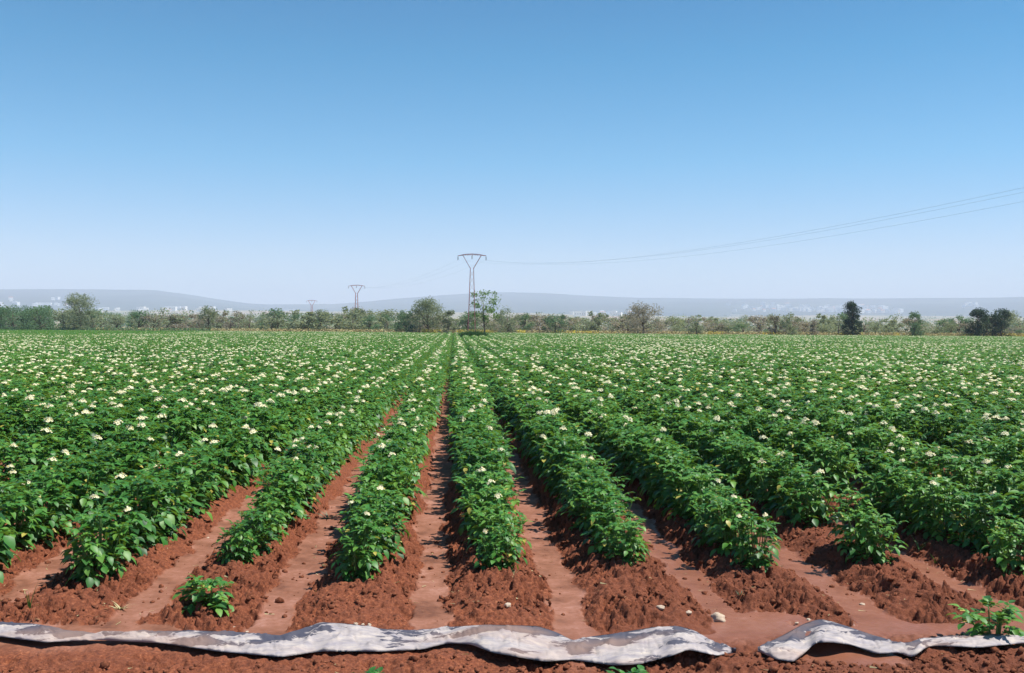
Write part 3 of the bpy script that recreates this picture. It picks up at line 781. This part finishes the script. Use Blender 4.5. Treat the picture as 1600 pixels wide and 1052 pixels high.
px_tree('bush', 868, 494, 158, 44, 18, M['green'], 'green bush left of centre between tall pylon and brown bush', 'bush', 30, 70)

SHR = []
for i, (mt, W, H) in enumerate([('olive', 3.8, 2.9), ('olive', 3.2, 3.3), ('brown', 3.6, 2.6), ('green', 3.4, 3.1), ('olive', 4.4, 3.0), ('green', 2.6, 3.6), ('brown', 2.8, 3.0), ('olive', 3.0, 2.3)]):
    SHR.append((tree_mesh(60 + i, W, H, 22, 60, .2, M[mt]), mt))
WORD = {'olive': 'grey-green', 'brown': 'dry brown', 'green': 'plain green'}
r = random.Random(11)
def belt(px):   # top line of the belt (photograph), for shrub heights
    return float(np.interp(px, [0, 60, 180, 260, 320, 400, 440, 500, 560, 620, 720, 800, 830, 960, 1060, 1150, 1220, 1300, 1360, 1420, 1500, 1600], [486, 486, 491, 493, 491, 495, 490, 490, 489, 491, 497, 497, 496, 497, 500, 500, 501, 500, 503, 502, 503, 500]))
n_sh = 0
for lay, (D0, D1, cnt_) in enumerate([(153, 164, 62), (166, 192, 60), (200, 250, 56)]):
    for i in range(cnt_):
        px = -90 + 1790 * (i + r.uniform(.1, .9)) / cnt_
        k = r.choice([3, 5, 0, 3]) if px < 90 else r.randrange(8); (ms, mt) = SHR[k]
        p = cam_pt(px, 1.0); D = r.uniform(D0, D1)
        # keep shrubs behind the slanting field edge
        e = edge(p.x * D); D = 150 / (p.y + .22 * p.x) + 2 + (D - 150)
        p = p * D
        hor = 505 + 9 / 1600 * px
        Ht = (hor - belt(px) + r.choice([-5, -1, 0, 3, 6]) + r.uniform(-2.0, 2.0) + (0, 0, 1)[lay]) * D / F + CAMH + .5
        if lay == 0 and px > 1050: Ht *= r.uniform(.5, .85)
        s = Ht / ms[0].get('H', 3.0) if False else Ht / [2.9, 3.3, 2.6, 3.1, 3.0, 3.6, 3.0, 2.3][k]
        w = s * r.uniform(.9, 1.9)
        rowt = ('in the front of', 'in the middle of', 'at the back of')[lay]
        side = 'left of the tall pylon' if px < 737 else 'right of the tall pylon'
        put_tree('shrub', ms, p.x, p.y, r.uniform(0, 6.28), (w, w, s), '%s shrub %s the scrub belt, %s' % (WORD[mt], rowt, side), 'shrub', '%s shrubs %s the belt %s' % (WORD[mt], rowt, side))
        n_sh += 1
# taller hazy trees further back
TR = [(tree_mesh(90 + i, 6.5, 7.5, 30, 50, .5, M['green']), 'green') for i in range(3)]
for i in range(70):
    px = -60 + 1720 * (i + r.uniform(0, 1)) / 70
    D = r.uniform(300, 620); p = cam_pt(px, D); hor = 505 + 9 / 1600 * px
    Ht = max(3.5, (hor - belt(px) + r.uniform(-2.5, 3.0)) * D / F + CAMH + .5); s = Ht / 7.5; w = s * r.uniform(.9, 1.5)
    side = 'left of the tall pylon' if px < 737 else 'right of the tall pylon'
    put_tree('hazy_tree', TR[i % 3][0], p.x, p.y, r.uniform(0, 6), (w, w, s), 'hazy green tree on the plain behind the scrub belt, %s' % side, 'tree', 'hazy trees behind the belt %s' % side)

def quads(P, L, mat, name, lab, cat):
    n = len(P); r_ = np.random.default_rng(len(P)); A = r_.normal(0, 1, (n, 3)); A /= np.linalg.norm(A, axis=1)[:, None]
    B = np.cross(A, r_.normal(0, 1, (n, 3))); B /= np.linalg.norm(B, axis=1)[:, None] + 1e-6; L = np.asarray(L)[:, None] * r_.uniform(.6, 1.3, n)[:, None]
    Q = np.stack([P - A * L * .5, P + B * L * .3, P + A * L * .5, P - B * L * .3], 1).reshape(-1, 3)
    me_ = bpy.data.meshes.new(name); me_.from_pydata(Q.tolist(), [], np.arange(4 * n).reshape(-1, 4).tolist()); me_.materials.append(mat); me_.update()
    return tag(link(name, me_), lab, cat, kind='stuff')
rr = np.random.default_rng(5)
# distant woodland on the plain
W_ = []; S_ = []
for i in range(1500):
    px = rr.uniform(-200, 1800); D = 750 * (4.6 ** rr.random()); p = cam_pt(px, D)
    if float(fbm(np.array([p.x / 260]), np.array([p.y / 200]), 3, 15)[0]) < .48: continue
    z = float(far_h(np.array([p.x]), np.array([p.y]))[0]); s = rr.uniform(4, 9)
    q = rr.normal(0, 1, (26, 3)) * (s * .8, s * .8, s * .32) + (p.x, p.y, z + s * .5); W_.append(q); S_ += [s * .35] * 26
quads(np.concatenate(W_), S_, M['green'], 'far_woodland', 'bluish patches of distant woodland on the hazy plain', 'woodland')
# straw and yellow blossom along the far field edge
def strip(n, px0, px1, dd0, dd1, h, mat, name, lab, L, seed, thr=0):
    r_ = np.random.default_rng(seed); out = []
    px = r_.uniform(px0, px1, n)
    for a_ in px:
        if thr and float(vnoise(np.array([a_ / 28.]), np.array([seed * 1.]), seed)[0]) < thr: continue
        d1 = cam_pt(a_, 1.0); D = (150) / (d1.y + .22 * d1.x) + r_.uniform(dd0, dd1); p = d1 * D
        out.append((p.x, p.y, h * r_.random() ** 1.2))
    quads(np.array(out), [L] * len(out), mat, name, lab, 'ground cover')
strip(26000, 150, 1760, 0.5, 6, 1.0, M['straw'], 'dry_grass', 'strip of pale dry grass along the far field edge', .28, 2)
strip(4500, 660, 880, -.3, 3, 1.05, M['yellow'], 'yellow_flowers', 'yellow wildflowers along the far field edge near the tall pylon', .20, 3, .30)
strip(9000, 860, 1700, .2, 3.2, 1.0, M['yellow'], 'yellow_wildflowers', 'scattered yellow wildflowers along the far field edge to the right', .20, 4, .58)
strip(9000, -100, 330, -.5, 3, 1.0, M['green'], 'green_verge', 'dark green verge behind the crop at the far left', .26, 6)
# grass clump at pylon foot
b = MB(); r = random.Random(3)
for i in range(3600):
    a_ = r.uniform(0, 6.28); q = math.sqrt(r.random()); blade(b, (math.cos(a_) * q * 1.55, math.sin(a_) * q * 1.1, 0), r.uniform(0, 6.28), (1.75 - .6 * q) * r.uniform(.6, 1.05), .025, r.uniform(.1, .6), 0, .3)
tag(link('grass_clump', b.mesh('grass_clump', [M['clump']]), None, tuple(pyl[0] + Vector((.15, -.6, 0)))), 'dark green clump of tall grass at the foot of the tall pylon', 'grass clump')

# ---------------------------------------------------------------- hills
prof = [(-900, 470), (-300, 455), (0, 452), (180, 452), (240, 452), (290, 458), (340, 466), (390, 473), (420, 475), (520, 475), (570, 471), (630, 465), (680, 461), (740, 457), (780, 456), (850, 458), (920, 462), (1000, 465), (1100, 466), (1200, 467), (1400, 466), (1600, 464), (2000, 460), (2600, 470)]
na, nr = 420, 90
ang = np.linspace(R(-50), R(50), na); rad = np.linspace(3000, 7600, nr)
pa = 800 + F * np.tan(ang); top = np.interp(pa, [a[0] for a in prof], [a[1] for a in prof])
hor = 505 + 9 / 1600 * pa
el = (hor - top) / F * np.cos(ang)
A_, R_ = np.meshgrid(ang, rad)
crest = 5900 * el[None, :] + CAMH
t = np.clip((R_ - 3000) / 2900, 0, 1); bk = np.clip((R_ - 5900) / 1700, 0, 1)
Xh = R_ * np.sin(A_ + YAW); Yh = R_ * np.cos(A_ + YAW)
nz = fbm(Xh / 700, Yh / 700, 5, 23) - .5
Zh = crest * (t ** 1.35) * (1 - .75 * bk ** 1.5) + nz * 70 * t * (1 - t) * 1.2 + nz * 16 * t + 30 * (t < .02) * 0
Zh = Zh + 18 * np.sin(PI * np.clip(t * 1.2, 0, 1)) - 2
Zh = np.where(R_ > 5200, np.minimum(Zh, R_ * (el[None, :] * 1.02) + 2), Zh)
me_ = bpy.data.meshes.new('hills'); idx = np.arange(na * nr).reshape(nr, na)
me_.from_pydata(np.stack([Xh.ravel(), Yh.ravel(), Zh.ravel()], 1).tolist(), [], np.stack([idx[:-1, :-1], idx[:-1, 1:], idx[1:, 1:], idx[1:, :-1]], -1).reshape(-1, 4).tolist())
me_.polygons.foreach_set('use_smooth', [True] * len(me_.polygons)); me_.materials.append(M['hills']); me_.update()
tag(link('hills', me_), 'long low hazy blue hills on the horizon', 'hills', kind='structure')
def hill_z(x, y):
    r_ = math.hypot(x, y); a_ = math.atan2(x, y) - YAW
    g = float(far_h(np.array([x]), np.array([y]))[0])
    if r_ < 3000 or abs(a_) > R(49): return g
    i = int((a_ - R(-50)) / R(100) * (na - 1)); j = int((r_ - 3000) / 4600 * (nr - 1))
    fi = (a_ - R(-50)) / R(100) * (na - 1) - i; fj = (r_ - 3000) / 4600 * (nr - 1) - j
    j2 = min(j + 1, nr - 1)
    z = (Zh[j, i] * (1 - fi) + Zh[j, i + 1] * fi) * (1 - fj) + (Zh[j2, i] * (1 - fi) + Zh[j2, i + 1] * fi) * fj
    return max(g, float(z))

# ---------------------------------------------------------------- buildings
def house_mesh(w, d, h, rh, flat=False):
    b = MB()
    b.add([(-w, -d, -3), (w, -d, -3), (w, d, -3), (-w, d, -3), (-w, -d, h), (w, -d, h), (w, d, h), (-w, d, h)], [(0, 1, 5, 4), (1, 2, 6, 5), (2, 3, 7, 6), (3, 0, 4, 7), (4, 5, 6, 7)], 0)
    if flat: b.add([(-w, -d, h + .4), (w, -d, h + .4), (w, d, h + .4), (-w, d, h + .4), (-w, -d, h + .01), (w, -d, h + .01), (w, d, h + .01), (-w, d, h + .01)], [(0, 1, 2, 3), (4, 5, 1, 0), (5, 6, 2, 1), (6, 7, 3, 2), (7, 4, 0, 3)], 0)
    else:
        e = .5; b.add([(-w - e, -d - e, h + .02), (w + e, -d - e, h + .02), (w + e, d + e, h + .02), (-w - e, d + e, h + .02), (-w - e, 0, h + rh), (w + e, 0, h + rh)], [(0, 1, 5, 4), (2, 3, 4, 5), (1, 2, 5), (3, 0, 4)], 1)
    nwin = max(2, int(w / 2))
    for i in range(nwin):
        x = -w + (i + .5) * 2 * w / nwin; b.add([(x - .6, -d - .03, h * .35), (x + .6, -d - .03, h * .35), (x + .6, -d - .03, h * .65), (x - .6, -d - .03, h * .65)], [(0, 1, 2, 3)], 2)
    return b.mesh('house', [M['wall'], M['roof'], M['glass']], False)
HM = [house_mesh(6, 5, 6, 2.2), house_mesh(8, 5, 7, 0, True), house_mesh(5, 5, 9, 0, True), house_mesh(10, 6, 6, 2.5), house_mesh(7, 6, 10, 0, True)]
WM = house_mesh(28, 11, 7, 2.5, True)
def on_slope(px, py):
    """first place along the sight line where the land is met"""
    d = ray(px, py); h = math.hypot(d.x, d.y); s = 700.
    while s < 5900:
        x, y = d.x / h * s, d.y / h * s; z = CAMH + d.z / h * s
        if hill_z(x, y) > z: return x, y
        s += 20
    return None
r = random.Random(21); nh = 0
def houses(n, fn, lab, group, scale=(.9, 1.5)):
    global nh
    for i in range(n):
        px, py = fn(); q = on_slope(px, py)
        if q is None: continue
        z = hill_z(*q); s = r.uniform(*scale)
        tag(link('house', HM[r.choice([0, 1, 1, 2, 2, 4, 4, 4])], None, (q[0], q[1], z), r.uniform(-.5, .5), s), lab, 'house', group); nh += 1
def town():
    px = r.triangular(1150, 1412, 1350); lo = np.interp(px, [1150, 1250, 1400], [483, 487, 491]); hi = np.interp(px, [1150, 1300, 1345, 1412], [479, 480, 478, 486])
    return px, r.uniform(hi, lo)
houses(165, town, 'tiny white house in the hillside town at right', 'white houses of the hillside town')
houses(22, lambda: (r.uniform(1130, 1250), r.uniform(476, 488)), 'tiny white house scattered left of the hillside town', 'white houses left of the town')
houses(15, lambda: (r.uniform(-20, 115), r.triangular(466, 486, 481)), 'tiny white house on the slope behind the rounded far-left tree', 'white houses on the left slope')
houses(22, lambda: (r.uniform(150, 360), r.uniform(484, 488)), 'tiny white house in the line of buildings on the left plain', 'white houses on the left plain')
houses(16, lambda: (r.uniform(890, 985), r.uniform(490, 495)), 'tiny white house on the plain left of the brown bush', 'white houses on the central plain')
houses(8, lambda: (r.uniform(1500, 1530), r.uniform(472, 482)), 'tiny white house on the slope near the right edge', 'white houses near the right edge')
for px, py, lab in [(68, 481, 'long low white shed on the plain at the far left'), (270, 487, 'long low white shed on the plain, left one of the two by the red roofs'), (325, 487, 'long low white shed on the plain, right one of the two by the red roofs'),
                    (1150, 500, 'long white shed on the plain, left one below the town'), (1172, 502, 'long white shed on the plain, right one below the town'), (945, 496, 'long white shed on the plain left of the brown bush'), (455, 491, 'long pale shed on the plain left of the middle pylon')]:
    q = on_slope(px, py - 5)
    if q: tag(link('shed', WM, None, (q[0], q[1], hill_z(*q)), r.uniform(-.2, .2), 1.0), lab, 'shed', 'long sheds on the plain')
print('shrubs', n_sh, 'houses', nh)

# ---------------------------------------------------------------- haze
b = MB(); Z0, Z1, S = -3.0, 245.0, 9000.
b.add([(-S, -S, Z0), (S, -S, Z0), (S, S, Z0), (-S, S, Z0), (-S, -S, Z1), (S, -S, Z1), (S, S, Z1), (-S, S, Z1)], [(3, 2, 1, 0), (4, 5, 6, 7), (0, 1, 5, 4), (1, 2, 6, 5), (2, 3, 7, 6), (3, 0, 4, 7)])
hm = bpy.data.materials.new('haze'); hm.use_nodes = True; t_ = hm.node_tree; t_.nodes.clear()
o_ = t_.nodes.new('ShaderNodeOutputMaterial'); v_ = t_.nodes.new('ShaderNodeVolumePrincipled')
v_.inputs['Color'].default_value = (.74, .82, 1.0, 1); v_.inputs['Density'].default_value = 2.7e-4; v_.inputs['Anisotropy'].default_value = .0
t_.links.new(v_.outputs[0], o_.inputs['Volume'])
tag(link('haze', b.mesh('haze', [hm], False)), 'pale blue haze over the plain', 'haze', kind='stuff')

# ---------------------------------------------------------------- light
SUN_EL, SUN_AZ = R(63), R(-8)      # azimuth from +x, negative: slightly behind the camera
sdir = Vector((math.cos(SUN_EL) * math.cos(SUN_AZ), math.cos(SUN_EL) * math.sin(SUN_AZ), math.sin(SUN_EL)))
sl = bpy.data.lights.new('sun', 'SUN'); sl.energy = 5.0; sl.angle = R(.5); sl.color = (1, .955, .88)
so = bpy.data.objects.new('sun', sl); COL.objects.link(so); so.rotation_euler = sdir.to_track_quat('Z', 'Y').to_euler(); so.location = (0, 0, 50)
w = bpy.data.worlds.new('World'); sc.world = w; w.use_nodes = True; t_ = w.node_tree; bg = t_.nodes['Background']
sk = t_.nodes.new('ShaderNodeTexSky'); sk.sky_type = 'NISHITA'; sk.sun_disc = False; sk.sun_elevation = SUN_EL; sk.sun_rotation = PI / 2 - SUN_AZ
sk.air_density = .8; sk.dust_density = .2; sk.ozone_density = 2.5
tn = t_.nodes.new('ShaderNodeMix'); tn.data_type = 'RGBA'; tn.blend_type = 'MULTIPLY'; tn.inputs[0].default_value = 1; 
gc = t_.nodes.new('ShaderNodeTexCoord'); sx = t_.nodes.new('ShaderNodeSeparateXYZ'); t_.links.new(gc.outputs['Generated'], sx.inputs[0])
gr = t_.nodes.new('ShaderNodeValToRGB'); t_.links.new(sx.outputs[2], gr.inputs[0]); ge = gr.color_ramp.elements
for _ in range(3): ge.new(.5)
for el_, (p_, c_) in zip(ge, ((0, (.92, .86, .98)), (.07, (.80, .90, 1.0)), (.16, (.38, .92, 1.05)), (.26, (.13, .82, .99)), (.38, (.04, .62, .86)))): el_.position = p_; el_.color = (*c_, 1)
t_.links.new(gr.outputs[0], tn.inputs[7])
t_.links.new(sk.outputs[0], tn.inputs[6]); t_.links.new(tn.outputs[2], bg.inputs['Color']); bg.inputs['Strength'].default_value = .095

sc.view_settings.view_transform = 'Standard'; sc.view_settings.look = 'None'; sc.view_settings.exposure = .62; sc.view_settings.gamma = 1
c_ = sc.cycles; c_.use_denoising = True
try: c_.denoiser = 'OPENIMAGEDENOISE'
except Exception: pass
c_.max_bounces = 6; c_.diffuse_bounces = 2; c_.glossy_bounces = 2; c_.transmission_bounces = 3; c_.volume_bounces = 1; c_.transparent_max_bounces = 4
c_.caustics_reflective = False; c_.caustics_refractive = False
